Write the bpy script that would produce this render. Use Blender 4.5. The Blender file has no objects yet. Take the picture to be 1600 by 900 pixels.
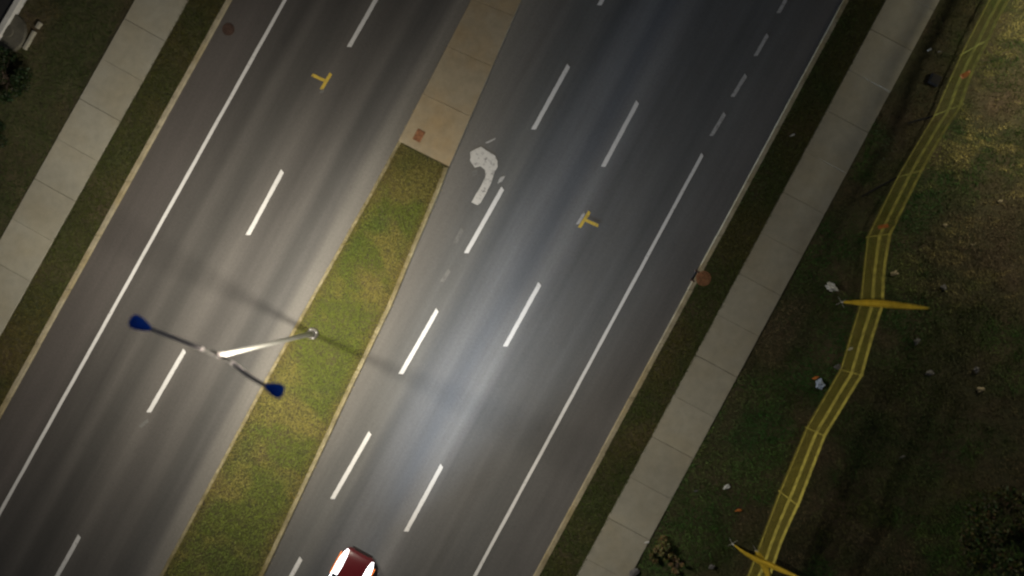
import bpy, bmesh, math, random
import numpy as np
from mathutils import Vector, Matrix
random.seed(7)
rng = np.random.default_rng(11)
SC = bpy.context.scene
COL = SC.collection
# ------------------------------------------------------------------ scale of the place
H = 33.8            # height of the drone over the road, m
PPM = 32.0          # photograph pixels per metre on the road
def W(px, py, z=0.0):
    """survey point (photo pixel, height) -> world metres"""
    s = (H - z) / H
    return Vector(((px - 800) / PPM * s, (450 - py) / PPM * s, z))

# ------------------------------------------------------------------ camera
cam = bpy.data.objects.new('camera', bpy.data.cameras.new('camera')); COL.objects.link(cam)
cam.location = (0, 0, H); cam.rotation_euler = (0, 0, 0)
cam.data.sensor_width = 36; cam.data.lens = 36 * (H * PPM) / 1600
cam.data.clip_start = 0.5; cam.data.clip_end = 2000
cam.data.dof.use_dof = True; cam.data.dof.focus_distance = 50.0; cam.data.dof.aperture_fstop = 0.085
SC.camera = cam
# ------------------------------------------------------------------ night sky, moonlight, exposure
wd = bpy.data.worlds.new("World"); SC.world = wd; wd.use_nodes = True
nt = wd.node_tree; bgd = nt.nodes['Background']
sky = nt.nodes.new('ShaderNodeTexSky'); sky.sky_type = 'NISHITA'; sky.sun_disc = False
SUN_EL, SUN_AZ = math.radians(38), math.radians(60)
sky.sun_elevation = SUN_EL; sky.sun_rotation = SUN_AZ
nt.links.new(sky.outputs[0], bgd.inputs[0]); bgd.inputs[1].default_value = 0.0092
sl = bpy.data.lights.new('moonlight', 'SUN'); sl.energy = 0.05; sl.angle = math.radians(0.5); sl.color = (1, .95, .86)
so = bpy.data.objects.new('moonlight', sl); COL.objects.link(so)
so.rotation_euler = (math.radians(90) - SUN_EL, 0, math.pi - SUN_AZ)
SC.view_settings.view_transform = 'Standard'; SC.view_settings.look = 'None'
SC.view_settings.exposure = 0.0; SC.view_settings.gamma = 1.0
P_LAMP_A, P_LAMP_B, P_FIELD, P_HEAD = 6900, 6900, 5600, 700

# ------------------------------------------------------------------ helpers
def link(o, parent=None):
    COL.objects.link(o)
    if parent: o.parent = parent
    return o
def me_obj(name, verts, faces, mat=None, parent=None, smooth=False):
    me = bpy.data.meshes.new(name); me.from_pydata([tuple(v) for v in verts], [], faces); me.update()
    if mat: me.materials.append(mat)
    if smooth:
        for p in me.polygons: p.use_smooth = True
    return link(bpy.data.objects.new(name, me), parent)
def bm_obj(name, bm, mat=None, parent=None, smooth=False):
    bmesh.ops.recalc_face_normals(bm, faces=bm.faces)
    me = bpy.data.meshes.new(name); bm.to_mesh(me); bm.free()
    if mat: me.materials.append(mat)
    if smooth:
        for p in me.polygons: p.use_smooth = True
    return link(bpy.data.objects.new(name, me), parent)
def tag(o, label, cat=None, group=None):
    o['label'] = label
    if cat: o['category'] = cat
    if group: o['group'] = group
    return o
def struct(o): o['kind'] = 'structure'; return o
def stuff(o, label=None, cat=None):
    o['kind'] = 'stuff'
    if label: o['label'] = label
    if cat: o['category'] = cat
    return o
def empty(name, loc, rz=0.0, parent=None):
    o = bpy.data.objects.new(name, None); o.location = loc; o.rotation_euler = (0, 0, rz); o.empty_display_size = .2
    return link(o, parent)
def add_box(bm, c, s, m=None):
    r = bmesh.ops.create_cube(bm, size=1.0)
    for v in r['verts']:
        v.co = Vector((v.co.x * s[0], v.co.y * s[1], v.co.z * s[2])) + Vector(c)
        if m is not None: v.co = m @ v.co
    return r['verts']
def bevel(bm, w, seg=2):
    bmesh.ops.bevel(bm, geom=bm.edges[:], offset=w, segments=seg, affect='EDGES', profile=.5)
def tube(bm, pts, radii, n=12, cap=True):
    rings = []; pts = [Vector(p) for p in pts]
    for i, p in enumerate(pts):
        d = (pts[min(i + 1, len(pts) - 1)] - pts[max(i - 1, 0)]).normalized()
        a = Vector((0, 0, 1)) if abs(d.z) < .9 else Vector((1, 0, 0))
        x = d.cross(a).normalized(); y = d.cross(x).normalized()
        r = radii[i] if hasattr(radii, '__len__') else radii
        rings.append([bm.verts.new(p + x * r * math.cos(2 * math.pi * k / n) + y * r * math.sin(2 * math.pi * k / n)) for k in range(n)])
    for a, b in zip(rings, rings[1:]):
        for k in range(n): bm.faces.new((a[k], a[(k + 1) % n], b[(k + 1) % n], b[k]))
    if cap:
        bm.faces.new(rings[0][::-1]); bm.faces.new(rings[-1])
def cylbm(c, r1, r2, h, n=24):
    bm = bmesh.new(); bmesh.ops.create_cone(bm, cap_ends=True, segments=n, radius1=r1, radius2=r2, depth=h, matrix=Matrix.Translation(c)); return bm
def hashn(ix, iy, seed):
    v = np.sin(ix * 127.1 + iy * 311.7 + seed * 74.7) * 43758.5453
    return v - np.floor(v)
def vnoise(x, y, s, seed=0):
    x = np.asarray(x, float) / s; y = np.asarray(y, float) / s
    xi, yi = np.floor(x), np.floor(y); fx, fy = x - xi, y - yi
    fx = fx * fx * (3 - 2 * fx); fy = fy * fy * (3 - 2 * fy)
    a = hashn(xi, yi, seed); b = hashn(xi + 1, yi, seed); c = hashn(xi, yi + 1, seed); d = hashn(xi + 1, yi + 1, seed)
    return (a * (1 - fx) + b * fx) * (1 - fy) + (c * (1 - fx) + d * fx) * fy
def fbm(x, y, s, seed=0):
    return .5 * vnoise(x, y, s, seed) + .28 * vnoise(x, y, s / 2.1, seed + 1) + .15 * vnoise(x, y, s / 4.3, seed + 2) + .07 * vnoise(x, y, s / 9, seed + 3)

# ------------------------------------------------------------------ materials
def new_mat(name):
    m = bpy.data.materials.new(name); m.use_nodes = True
    return m, m.node_tree.nodes, m.node_tree.links, m.node_tree.nodes['Principled BSDF']
def plain(name, col, rough=.6, metal=0.0, var=.25, scale=6.0, bump=.0, emit=None, est=0.0, coat=0.0):
    m, N, L, b = new_mat(name)
    tc = N.new('ShaderNodeTexCoord'); no = N.new('ShaderNodeTexNoise'); no.inputs['Scale'].default_value = scale; no.inputs['Detail'].default_value = 5
    L.new(tc.outputs['Object'], no.inputs['Vector'])
    mr = N.new('ShaderNodeMapRange'); mr.inputs[1].default_value = .3; mr.inputs[2].default_value = .7
    mr.inputs[3].default_value = 1 - var; mr.inputs[4].default_value = 1 + var; L.new(no.outputs[0], mr.inputs[0])
    mx = N.new('ShaderNodeVectorMath'); mx.operation = 'SCALE'; mx.inputs[0].default_value = col; L.new(mr.outputs[0], mx.inputs['Scale'])
    L.new(mx.outputs[0], b.inputs['Base Color'])
    b.inputs['Roughness'].default_value = rough; b.inputs['Metallic'].default_value = metal
    if coat: b.inputs['Coat Weight'].default_value = coat; b.inputs['Coat Roughness'].default_value = .05
    if bump:
        bp = N.new('ShaderNodeBump'); bp.inputs['Strength'].default_value = bump; bp.inputs['Distance'].default_value = .02
        L.new(no.outputs[0], bp.inputs['Height']); L.new(bp.outputs[0], b.inputs['Normal'])
    if emit: b.inputs['Emission Color'].default_value = (*emit, 1); b.inputs['Emission Strength'].default_value = est
    return m
def noise(N, L, vec, scale, detail=4, rough=.55):
    n = N.new('ShaderNodeTexNoise'); n.inputs['Scale'].default_value = scale; n.inputs['Detail'].default_value = detail; n.inputs['Roughness'].default_value = rough
    L.new(vec, n.inputs['Vector']); return n.outputs[0]
def mrange(N, L, v, a, b, c, d):
    m = N.new('ShaderNodeMapRange'); L.new(v, m.inputs[0])
    for i, q in enumerate((a, b, c, d)): m.inputs[i + 1].default_value = q
    return m.outputs[0]
def math_(N, L, op, a, b):
    m = N.new('ShaderNodeMath'); m.operation = op
    for i, q in enumerate((a, b)):
        if isinstance(q, (int, float)): m.inputs[i].default_value = q
        else: L.new(q, m.inputs[i])
    return m.outputs[0]
def mapping(N, L, vec, sc):
    m = N.new('ShaderNodeMapping'); m.inputs['Scale'].default_value = sc; L.new(vec, m.inputs[0]); return m.outputs[0]

def asphalt_material():
    m, N, L, b = new_mat('asphalt')
    tc = N.new('ShaderNodeTexCoord'); V = tc.outputs['Object']
    sx = N.new('ShaderNodeSeparateXYZ'); L.new(V, sx.inputs[0])
    wob = noise(N, L, mapping(N, L, V, (.25, .05, 1)), 1.0, 2)
    x = math_(N, L, 'ADD', sx.outputs[0], mrange(N, L, wob, .3, .7, -.22, .22))
    t = mrange(N, L, x, -20.0, 10.0, 0, 1)
    cr = N.new('ShaderNodeValToRGB'); cr.color_ramp.interpolation = 'EASE'; L.new(t, cr.inputs[0])
    # reflectance across the carriageways: wheel paths dark with rubber, oil-free strips and gutters paler
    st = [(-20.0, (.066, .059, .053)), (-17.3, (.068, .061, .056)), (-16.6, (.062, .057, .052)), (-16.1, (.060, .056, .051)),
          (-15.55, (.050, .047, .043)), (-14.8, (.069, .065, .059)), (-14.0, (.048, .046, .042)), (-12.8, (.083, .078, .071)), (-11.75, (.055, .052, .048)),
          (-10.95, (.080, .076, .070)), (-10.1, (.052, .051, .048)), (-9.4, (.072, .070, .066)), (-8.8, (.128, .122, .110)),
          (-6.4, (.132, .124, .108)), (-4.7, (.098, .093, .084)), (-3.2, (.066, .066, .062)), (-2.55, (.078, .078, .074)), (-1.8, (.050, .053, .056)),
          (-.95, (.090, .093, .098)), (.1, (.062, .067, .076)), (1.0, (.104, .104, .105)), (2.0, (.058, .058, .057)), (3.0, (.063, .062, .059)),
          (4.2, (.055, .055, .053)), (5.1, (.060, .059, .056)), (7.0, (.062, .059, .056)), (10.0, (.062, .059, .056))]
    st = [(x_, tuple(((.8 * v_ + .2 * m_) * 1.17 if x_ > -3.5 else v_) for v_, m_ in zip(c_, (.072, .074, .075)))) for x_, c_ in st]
    e = cr.color_ramp.elements
    while len(e) > 1: e.remove(e[-1])
    e[0].position = 0; e[0].color = (*st[0][1], 1)
    for xx, c in st[1:]:
        q = e.new((xx + 20) / 30); q.color = (*c, 1)
    streak = noise(N, L, mapping(N, L, V, (1.5, .035, 1)), 1.0, 5, .6)
    patch = noise(N, L, mapping(N, L, V, (.35, .12, 1)), 1.0, 4)
    grain = noise(N, L, V, 26.0, 3, .7)
    spots = noise(N, L, mapping(N, L, V, (1.6, .8, 1)), 1.3, 6, .7)
    k = math_(N, L, 'MULTIPLY', mrange(N, L, streak, .3, .7, .84, 1.16), mrange(N, L, patch, .3, .7, .86, 1.14))
    k = math_(N, L, 'MULTIPLY', k, mrange(N, L, grain, .25, .75, .68, 1.32))
    k = math_(N, L, 'MULTIPLY', k, mrange(N, L, noise(N, L, V, 8.0, 4, .7), .3, .7, .90, 1.10))
    k = math_(N, L, 'MULTIPLY', k, mrange(N, L, spots, .3, .42, .90, 1.0))
    s = N.new('ShaderNodeVectorMath'); s.operation = 'SCALE'; L.new(cr.outputs[0], s.inputs[0]); L.new(k, s.inputs['Scale'])
    L.new(s.outputs[0], b.inputs['Base Color'])
    b.inputs['Roughness'].default_value = .72
    bp = N.new('ShaderNodeBump'); bp.inputs['Strength'].default_value = .5; bp.inputs['Distance'].default_value = .012
    L.new(noise(N, L, V, 60.0, 3, .7), bp.inputs['Height']); L.new(bp.outputs[0], b.inputs['Normal'])
    return m
def paint_material(name, col, wear=.36, alpha=1.0):
    """thin worn road paint: asphalt shows where the paint is gone"""
    m, N, L, b = new_mat(name)
    tc = N.new('ShaderNodeTexCoord'); V = tc.outputs['Object']
    n1 = noise(N, L, V, 5.0, 6, .75); n2 = noise(N, L, V, 22.0, 3, .7)
    f = math_(N, L, 'MULTIPLY', mrange(N, L, n1, wear - .06, wear + .06, .25, 1), mrange(N, L, n2, .22, .42, .55, 1))
    f = math_(N, L, 'MULTIPLY', f, alpha)
    mx = N.new('ShaderNodeMix'); mx.data_type = 'RGBA'; L.new(f, mx.inputs['Factor'])
    mx.inputs['A'].default_value = (.065, .063, .06, 1); mx.inputs['B'].default_value = (*col, 1)
    L.new(mx.outputs['Result'], b.inputs['Base Color']); b.inputs['Roughness'].default_value = .6
    return m
def concrete_material(name, col, amount=.16, warm=(1.0, .9, .72), stain=.5):
    m, N, L, b = new_mat(name)
    tc = N.new('ShaderNodeTexCoord'); oi = N.new('ShaderNodeObjectInfo'); geo = N.new('ShaderNodeNewGeometry')
    V = geo.outputs['Position']
    big = noise(N, L, V, .45, 5, .6); mid = noise(N, L, V, 2.3, 5, .65); grain = noise(N, L, V, 30, 3, .7)
    k = math_(N, L, 'MULTIPLY', mrange(N, L, mid, .3, .7, 1 - amount, 1 + amount), mrange(N, L, grain, .25, .75, .88, 1.12))
    k = math_(N, L, 'MULTIPLY', k, mrange(N, L, oi.outputs['Random'], 0, 1, .95, 1.05))
    mx = N.new('ShaderNodeMix'); mx.data_type = 'RGBA'
    L.new(mrange(N, L, big, .42, .66, 0, stain), mx.inputs['Factor'])
    mx.inputs['A'].default_value = (*col, 1); mx.inputs['B'].default_value = tuple(c * w for c, w in zip(col, warm)) + (1,)
    s = N.new('ShaderNodeVectorMath'); s.operation = 'SCALE'; L.new(mx.outputs['Result'], s.inputs[0]); L.new(k, s.inputs['Scale'])
    L.new(s.outputs[0], b.inputs['Base Color']); b.inputs['Roughness'].default_value = .85
    bp = N.new('ShaderNodeBump'); bp.inputs['Strength'].default_value = .35; bp.inputs['Distance'].default_value = .01
    L.new(grain, bp.inputs['Height']); L.new(bp.outputs[0], b.inputs['Normal'])
    return m
def soil_material():
    m, N, L, b = new_mat('soil')
    geo = N.new('ShaderNodeNewGeometry'); V = geo.outputs['Position']
    a = noise(N, L, V, .35, 7, .65); c = noise(N, L, V, 3.5, 6, .7)
    cr = N.new('ShaderNodeValToRGB'); L.new(a, cr.inputs[0]); e = cr.color_ramp.elements
    e[0].position = .35; e[0].color = (.030, .034, .010, 1); e[1].position = .68; e[1].color = (.062, .044, .024, 1)
    q = e.new(.52); q.color = (.042, .038, .014, 1)
    s = N.new('ShaderNodeVectorMath'); s.operation = 'SCALE'; L.new(cr.outputs[0], s.inputs[0]); L.new(mrange(N, L, c, .25, .75, .5, 1.5), s.inputs['Scale'])
    L.new(s.outputs[0], b.inputs['Base Color']); b.inputs['Roughness'].default_value = .95
    bp = N.new('ShaderNodeBump'); bp.inputs['Strength'].default_value = .8; bp.inputs['Distance'].default_value = .06
    L.new(c, bp.inputs['Height']); L.new(bp.outputs[0], b.inputs['Normal'])
    return m
def attr_material(name, rough=.7, trans=.0):
    m, N, L, b = new_mat(name)
    a = N.new('ShaderNodeAttribute'); a.attribute_name = 'tint'
    L.new(a.outputs['Color'], b.inputs['Base Color']); b.inputs['Roughness'].default_value = rough
    b.inputs['Specular IOR Level'].default_value = .2
    return m
M = {}
M['asphalt'] = asphalt_material()
M['soil'] = soil_material()
M['grass'] = attr_material('grass_blades')
M['leaf'] = attr_material('leaves', .55)
M['paint'] = paint_material('white_road_paint', (.55, .55, .54), .36)
M['paint_arrow'] = paint_material('worn_arrow_paint', (.50, .49, .46), .42, .9)
M['paint_old'] = paint_material('faded_road_paint', (.20, .20, .19), .45, .4)
M['paint_dim'] = paint_material('thin_road_paint', (.42, .42, .41), .42, .8)
M['yellow'] = paint_material('yellow_survey_paint', (.50, .36, .05), .42)
M['walk'] = concrete_material('pavement_concrete', (.245, .235, .188), .10, (.98, .92, .80), .6)
M['median'] = concrete_material('median_concrete', (.25, .212, .142), .12, (1, .86, .66), .8)
M['kerb'] = concrete_material('kerb_concrete', (.27, .24, .165), .25, (.8, .72, .5), .9)
M['mkerb'] = concrete_material('dirty_kerb_concrete', (.25, .22, .13), .35, (.6, .55, .4), 1.0)
M['pale'] = concrete_material('pale_concrete', (.42, .42, .40), .12, (.9, .88, .82), .5)
M['padc'] = concrete_material('stained_pad_concrete', (.07, .066, .05), .3, (.7, .7, .6), .9)
M['galv'] = plain('galvanised_steel', (.36, .36, .335), .5, .25, .08, 3)
M['arm'] = plain('lifted_arm_steel', (.55, .50, .49), .85, 0, .15, 4)  # arm steel coloured paler to make up for its unlit ends
M['armdim'] = plain('dimmed_steel', (.13, .125, .115), .8, 0, .1, 4)  # the steel coloured darker where the lamps light it too strongly
M['blue'] = plain('blue_lamp_housing', (.012, .16, 1.0), .7, 0, .12, 5, emit=None)
M['lens'] = plain('lamp_lens', (.9, .88, .8), .3, 0, .02, 4, emit=(1, .86, .66), est=30)
M['rust'] = plain('rusty_iron', (.060, .034, .024), .85, .2, .4, 9, .4)
M['rustbright'] = plain('orange_rust_stained_iron', (.20, .088, .04), .85, .1, .4, 7, .4)
M['black'] = plain('black_plastic', (.006, .006, .006), .95)
M['fence'] = plain('yellow_plastic', (.24, .205, .030), .55, 0, .18, 2)
M['fenceband'] = plain('yellow_fence_band', (.30, .265, .045), .8, 0, .45, 4)
M['flag'] = plain('yellow_flag_cloth', (.55, .40, .03), .7, 0, .25, 1.5)
M['orange'] = plain('orange_cloth', (.42, .13, .02), .6, 0, .2, 6)
M['red'] = plain('dark_red_car_paint', (.07, .004, .006), .35, .0, .05, 4, coat=.8)
M['glass'] = plain('dark_car_glass', (.01, .012, .014), .05, 0, .02, 3)
M['rubber'] = plain('tyre_rubber', (.015, .015, .015), .8)
M['rim'] = plain('alloy_rim', (.4, .4, .41), .3, .8)
M['chrome'] = plain('chrome_trim', (.5, .5, .5), .2, .9)
M['head'] = plain('headlight_glow', (1, 1, 1), .2, 0, .01, 3, emit=(1, .98, 1), est=3)
M['amber'] = plain('amber_light', (.8, .2, .02), .3, 0, .02, 3, emit=(1, .22, .03), est=.8)
M['tail'] = plain('red_tail_light', (.5, .01, .01), .3, 0, .02, 3, emit=(1, .02, .01), est=1.5)
M['white'] = plain('white_litter', (.42, .43, .42), .7, 0, .2, 12)
M['cream'] = plain('cream_litter', (.20, .17, .10), .8, 0, .25, 12)
M['grey'] = plain('grey_litter', (.085, .083, .083), .8, 0, .3, 12)
M['bluelitter'] = plain('pale_blue_litter', (.24, .30, .42), .6, 0, .25, 10)
M['bark'] = plain('bark', (.07, .05, .035), .9, 0, .3, 12, .6)

# ------------------------------------------------------------------ ground sheets
struct(me_obj('ground', [(-500, -500, -.06), (500, -500, -.06), (500, 500, -.06), (-500, 500, -.06)], [(0, 1, 2, 3)], M['soil']))
ANG = math.radians(28.5)
RZ = -ANG                       # road's local Y points up the photograph and to the right
road = struct(me_obj('road', [(-20.4, -160, 0), (10.2, -160, 0), (10.2, 160, 0), (-20.4, 160, 0)], [(0, 1, 2, 3)], M['asphalt']))
road.rotation_euler = (0, 0, RZ)
RINV = Matrix.Rotation(-RZ, 4, 'Z')
Vec = Vector
# lines, in photograph pixels: x as a function of y
def line(x0, y0, x1, y1): return lambda y: x0 + (x1 - x0) * (y - y0) / (y1 - y0)
def poly(pts):
    pts = sorted(pts, key=lambda p: p[1])
    def f(y):
        if y <= pts[0][1]: a, b = pts[0], pts[1]
        elif y >= pts[-1][1]: a, b = pts[-2], pts[-1]
        else:
            for a, b in zip(pts, pts[1:]):
                if a[1] <= y <= b[1]: break
        return a[0] + (b[0] - a[0]) * (y - a[1]) / (b[1] - a[1])
    return f
LW0 = line(213, 0, -213, 758)      # left pavement, outer edge
LW1 = line(297, 0, -124, 758)      # left pavement, inner edge
LK = line(363, 0, 0, 655)          # left kerb, road face
RK = line(1317, 0, 833, 900)       # right kerb, road face
RW0 = line(1383, 0, 900, 900)
RW1 = line(1467, 0, 982, 900)
ML = poly([(737, 0), (623, 221), (580, 300), (463, 507), (413, 597), (250, 900)])
MR = poly([(815, 0), (702, 261), (687, 300), (650, 387), (613, 477), (557, 593), (412, 900)])
YT, YB = -900, 1800
def strip(name, fa, fb, z, mat, dy=60, y0=YT, y1=YB, skirt=.25):
    ys = np.arange(y0, y1 + 1, dy); v = []; f = []
    for y in ys:
        a = W(fa(y), y); b = W(fb(y), y)
        v += [(a.x, a.y, z - skirt), (a.x, a.y, z), (b.x, b.y, z), (b.x, b.y, z - skirt)]
    for i in range(len(ys) - 1):
        for k in range(3): f.append((4 * i + k, 4 * i + 4 + k, 4 * i + 5 + k, 4 * i + 1 + k))
    return me_obj(name, v, f, mat)
def off(f, d): return lambda y: f(y) + d / .879
struct(strip('left_verge_ground', off(LW1, 1), off(LK, -7.5), .10, M['soil']))
struct(strip('right_verge_ground', off(RK, 8), off(RW0, -1), .10, M['soil']))
def xline_y(f, g, t): pass
# rolling field either side (grid with gentle lumps)
def field(name, fa, sgn, w=900):
    ys = np.arange(YT, YB + 1, 10); us = np.concatenate([np.arange(0, 340, 10), np.geomspace(340, w, 12)])
    X = np.array([[fa(y) + sgn * u for u in us] for y in ys]); Y = np.repeat(ys[:, None], len(us), 1)
    x = (X - 800) / PPM; y = (450 - Y) / PPM
    z = .07 + (fbm(x, y, 4.0, 5) - .5) * .28 + (fbm(x, y, .8, 9) - .5) * .10
    z = np.where(us[None, :] < 5, .07, z)
    v = np.stack([x, y, z], -1).reshape(-1, 3); n = len(us); f = []
    for i in range(len(ys) - 1):
        for j in range(n - 1):
            a = i * n + j; f.append((a, a + 1, a + n + 1, a + n) if sgn < 0 else (a, a + n, a + n + 1, a + 1))
    return struct(me_obj(name, v, f, M['soil'], smooth=True))
field('left_field', off(LW0, -1), -1); field('right_field', off(RW1, 1), 1)

# kerbs of separate cast sections
def kerb(name, face, side, w, mat, y0=-560, y1=1460, h=.125, seg=96, skip=()):
    root = struct(empty(name, (0, 0, 0)))
    rr = random.Random(hash(name) % 1000 if False else len(name))
    y = y0
    while y < y1:
        L_ = seg * .879; ya, yb = y + .35, y + L_ - .35
        jit = rr.uniform(-.25, .25)
        pts = []
        N_ = 4
        for i in range(N_ + 1):
            yy = ya + (yb - ya) * i / N_
            a = W(face(yy) + jit + (0 if side > 0 else 0), yy); b = W(off(face, side * w)(yy) + jit, yy)
            pts.append((a, b))
        v = []; f = []
        hh = h + rr.uniform(-.006, .006)
        for a, b in pts:
            d = (b - a).normalized()
            a1 = a + d * .03
            v += [(a.x, a.y, -.1), (a.x, a.y, hh - .035), (a1.x, a1.y, hh), (b.x, b.y, hh), (b.x, b.y, -.1)]
        for i in range(N_):
            for k in range(4): f.append((5 * i + k, 5 * i + 5 + k, 5 * i + 6 + k, 5 * i + 1 + k))
        f.append((0, 1, 2, 3, 4)); e = 5 * N_; f.append((e + 4, e + 3, e + 2, e + 1, e))
        me_obj('kerb_section', v, f, mat, root)
        y += L_
    return root
kerb('left_kerb', LK, -1, 6.8, M['kerb'])
kerb('right_kerb', RK, 1, 7.5, M['kerb'])
kerb('median_left_kerb', ML, 1, 5, M['mkerb'], y0=222, seg=90)
kerb('median_right_kerb', MR, -1, 6.5, M['mkerb'], y0=262, seg=90)

# pavements of single slabs
def pavement(name, fa, fb, mat, y_anchor, x_mid_anchor, seg=72, n0=-26, n1=34, z=.115):
    root = struct(empty(name, (0, 0, 0)))
    a0 = Vec((fa(0), 0)); a1 = Vec((fa(900), 900)); d = (a0 - a1).normalized()      # up the road
    mid = lambda y: Vec(((fa(y) + fb(y)) / 2, y))
    wpx = abs(fb(0) - fa(0)) * abs(d.y)
    base = mid(y_anchor)
    ang = math.atan2(-d.y, d.x) - math.pi / 2
    meshes = []
    for q in range(1):
        bm = bmesh.new(); gap = .009
        add_box(bm, (0, 0, -.1), (wpx / PPM, seg / PPM - gap, .2)); bevel(bm, .012, 1)
        me = bpy.data.meshes.new('slab'); bm.to_mesh(me); bm.free(); me.materials.append(mat); meshes.append(me)
    rr = random.Random(3)
    for k in range(n0, n1):
        c = base - d * (seg * (k + .5))
        o = link(bpy.data.objects.new('slab', meshes[0]), root)
        sh = d * (.08 if k % 2 else -.08)      # joints are alternately wide and narrow
        c = c + sh
        o.location = W(c.x, c.y) + Vec((0, 0, z + rr.uniform(-.005, .006)))
        o.rotation_euler = (rr.uniform(-.003, .003), rr.uniform(-.003, .003), ang + rr.uniform(-.0025, .0025))
    return root
pavement('left_pavement', LW0, LW1, M['walk'], 48, 0, seg=71.5)
pavement('right_pavement', RW0, RW1, M['walk'], 64, 0, seg=72)
# bedding under the slabs: dark earth shows in the joints
struct(strip('left_pavement_bed', LW0, LW1, .085, M['soil'])); struct(strip('right_pavement_bed', RW0, RW1, .085, M['soil']))

# median: concrete slabs up the road, turf below
mroot = struct(empty('concrete_median', (0, 0, 0)))
def cross_pt(t):         # t px up the road from the end of the concrete; returns left & right points
    yl = 221 - t * .879; yr = 261 - t * .93
    return Vec((ML(yl), yl)), Vec((MR(yr), yr))
t = 0
while t < 760:
    l0, r0 = cross_pt(t + .2); l1, r1 = cross_pt(t + 84 - .2)
    v = []
    for zz in (-.1, .13):
        for p in (l0, r0, r1, l1): q = W(p.x, p.y); v.append((q.x, q.y, zz))
    bm = bmesh.new(); vs = [bm.verts.new(p) for p in v]
    bm.faces.new(vs[:4][::-1]); bm.faces.new(vs[4:])
    for i in range(4): bm.faces.new((vs[i], vs[(i + 1) % 4], vs[4 + (i + 1) % 4], vs[4 + i]))
    bevel(bm, .012, 1); bm_obj('slab', bm, M['median'], mroot)
    t += 84
def clipped_strip():
    v = []; f = []
    tl, tr = W(623, 222), W(702, 262)
    rows = [(tl, tr)]
    for y in np.arange(290, YB, 30): rows.append((W(off(ML, 5)(y), y), W(off(MR, -6.5)(y), y)))
    for a, b in rows: v += [(a.x, a.y, -.1), (a.x, a.y, .10), (b.x, b.y, .10), (b.x, b.y, -.1)]
    for i in range(len(rows) - 1):
        for k in range(3): f.append((4 * i + k, 4 * i + 4 + k, 4 * i + 5 + k, 4 * i + 1 + k))
    f.append((0, 1, 2, 3))
    return me_obj('median_ground', v, f, M['soil'])
struct(clipped_strip())

# ------------------------------------------------------------------ painted markings (children of the road)
def rl(px, py, z): p = W(px, py); q = RINV @ Vec((p.x, p.y, 0)); return (q.x, q.y, z)
def mark(name, pts, mat, z=.004, label=None):
    """polygon of paint with slightly ragged edges"""
    out = []
    n = len(pts)
    for i in range(n):
        a = Vec(pts[i]); b = Vec(pts[(i + 1) % n]); L_ = (b - a).length; k = max(1, int(L_ / 5)) if L_ < 200 else int(L_ / 25)
        nn = Vec((-(b - a).y, (b - a).x)).normalized()
        for j in range(k):
            p = a + (b - a) * j / k + nn * random.uniform(-.22, .22); out.append(rl(p.x, p.y, z))
    bm = bmesh.new(); vs = [bm.verts.new(p) for p in out]; fc = bm.faces.new(vs)
    if fc.calc_area() and fc.normal.z < 0: bmesh.ops.reverse_faces(bm, faces=[fc])
    bmesh.ops.triangulate(bm, faces=bm.faces[:])
    me = bpy.data.meshes.new(name); bm.to_mesh(me); bm.free(); me.materials.append(mat)
    for p in me.polygons: pass
    o = link(bpy.data.objects.new(name, me), road)
    if label: o['label'] = label
    return o
def bar(name, x0, y0, x1, y1, w, mat, z=.004, label=None, slant=2.2):
    a = Vec((x0, y0)); b = Vec((x1, y1)); d = (a - b).normalized(); n = Vec((-d.y, d.x)) * w / 2
    s = d * slant
    return mark(name, [a + n - s * .3, b + n + s, b - n - s * .3 + s * 0, a - n - s * 0 + s], mat, z, label)
DW = 6.4
# left carriageway dashes
for (x0, y0, x1, y1) in [(735, -277, 682, -180), (590, -5, 545, 74), (441, 268, 387, 368), (288, 548, 232, 645), (124, 838, 70, 935), (-28, 1118, -82, 1215)]:
    bar('lane_dash', x0, y0, x1, y1, DW, M['paint'])
# right carriageway, lane line beside the median
for (x0, y0, x1, y1) in [(990, -92, 936, 9), (888, 103, 833, 203), (785, 295, 728, 396), (683, 485, 626, 585), (578, 677, 519, 780), (470, 873, 415, 973), (366, 1065, 311, 1165)]:
    bar('lane_dash', x0, y0, x1, y1, DW, M['paint'])
for (x0, y0, x1, y1) in [(1151, -125, 1096, -25), (996, 160, 942, 261), (843, 444, 789, 542), (690, 728, 634, 831), (537, 1012, 482, 1112)]:
    bar('lane_dash', x0, y0, x1, y1, DW, M['paint'])
for (x0, y0, x1, y1) in [(1260, -62, 1240, -25), (1229, -3, 1216, 21), (1199, 55, 1180, 88), (1165, 118, 1144, 152), (1132, 178, 1111, 213)]:
    bar('guide_dash', x0, y0, x1, y1, 5.5, M['paint_dim'])
bar('edge_line', 1097, 242, 418, 1500, 5.0, M['paint'])
bar('edge_line', 445 + 334, -600, -389, 1500, 5.2, M['paint'])
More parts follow.
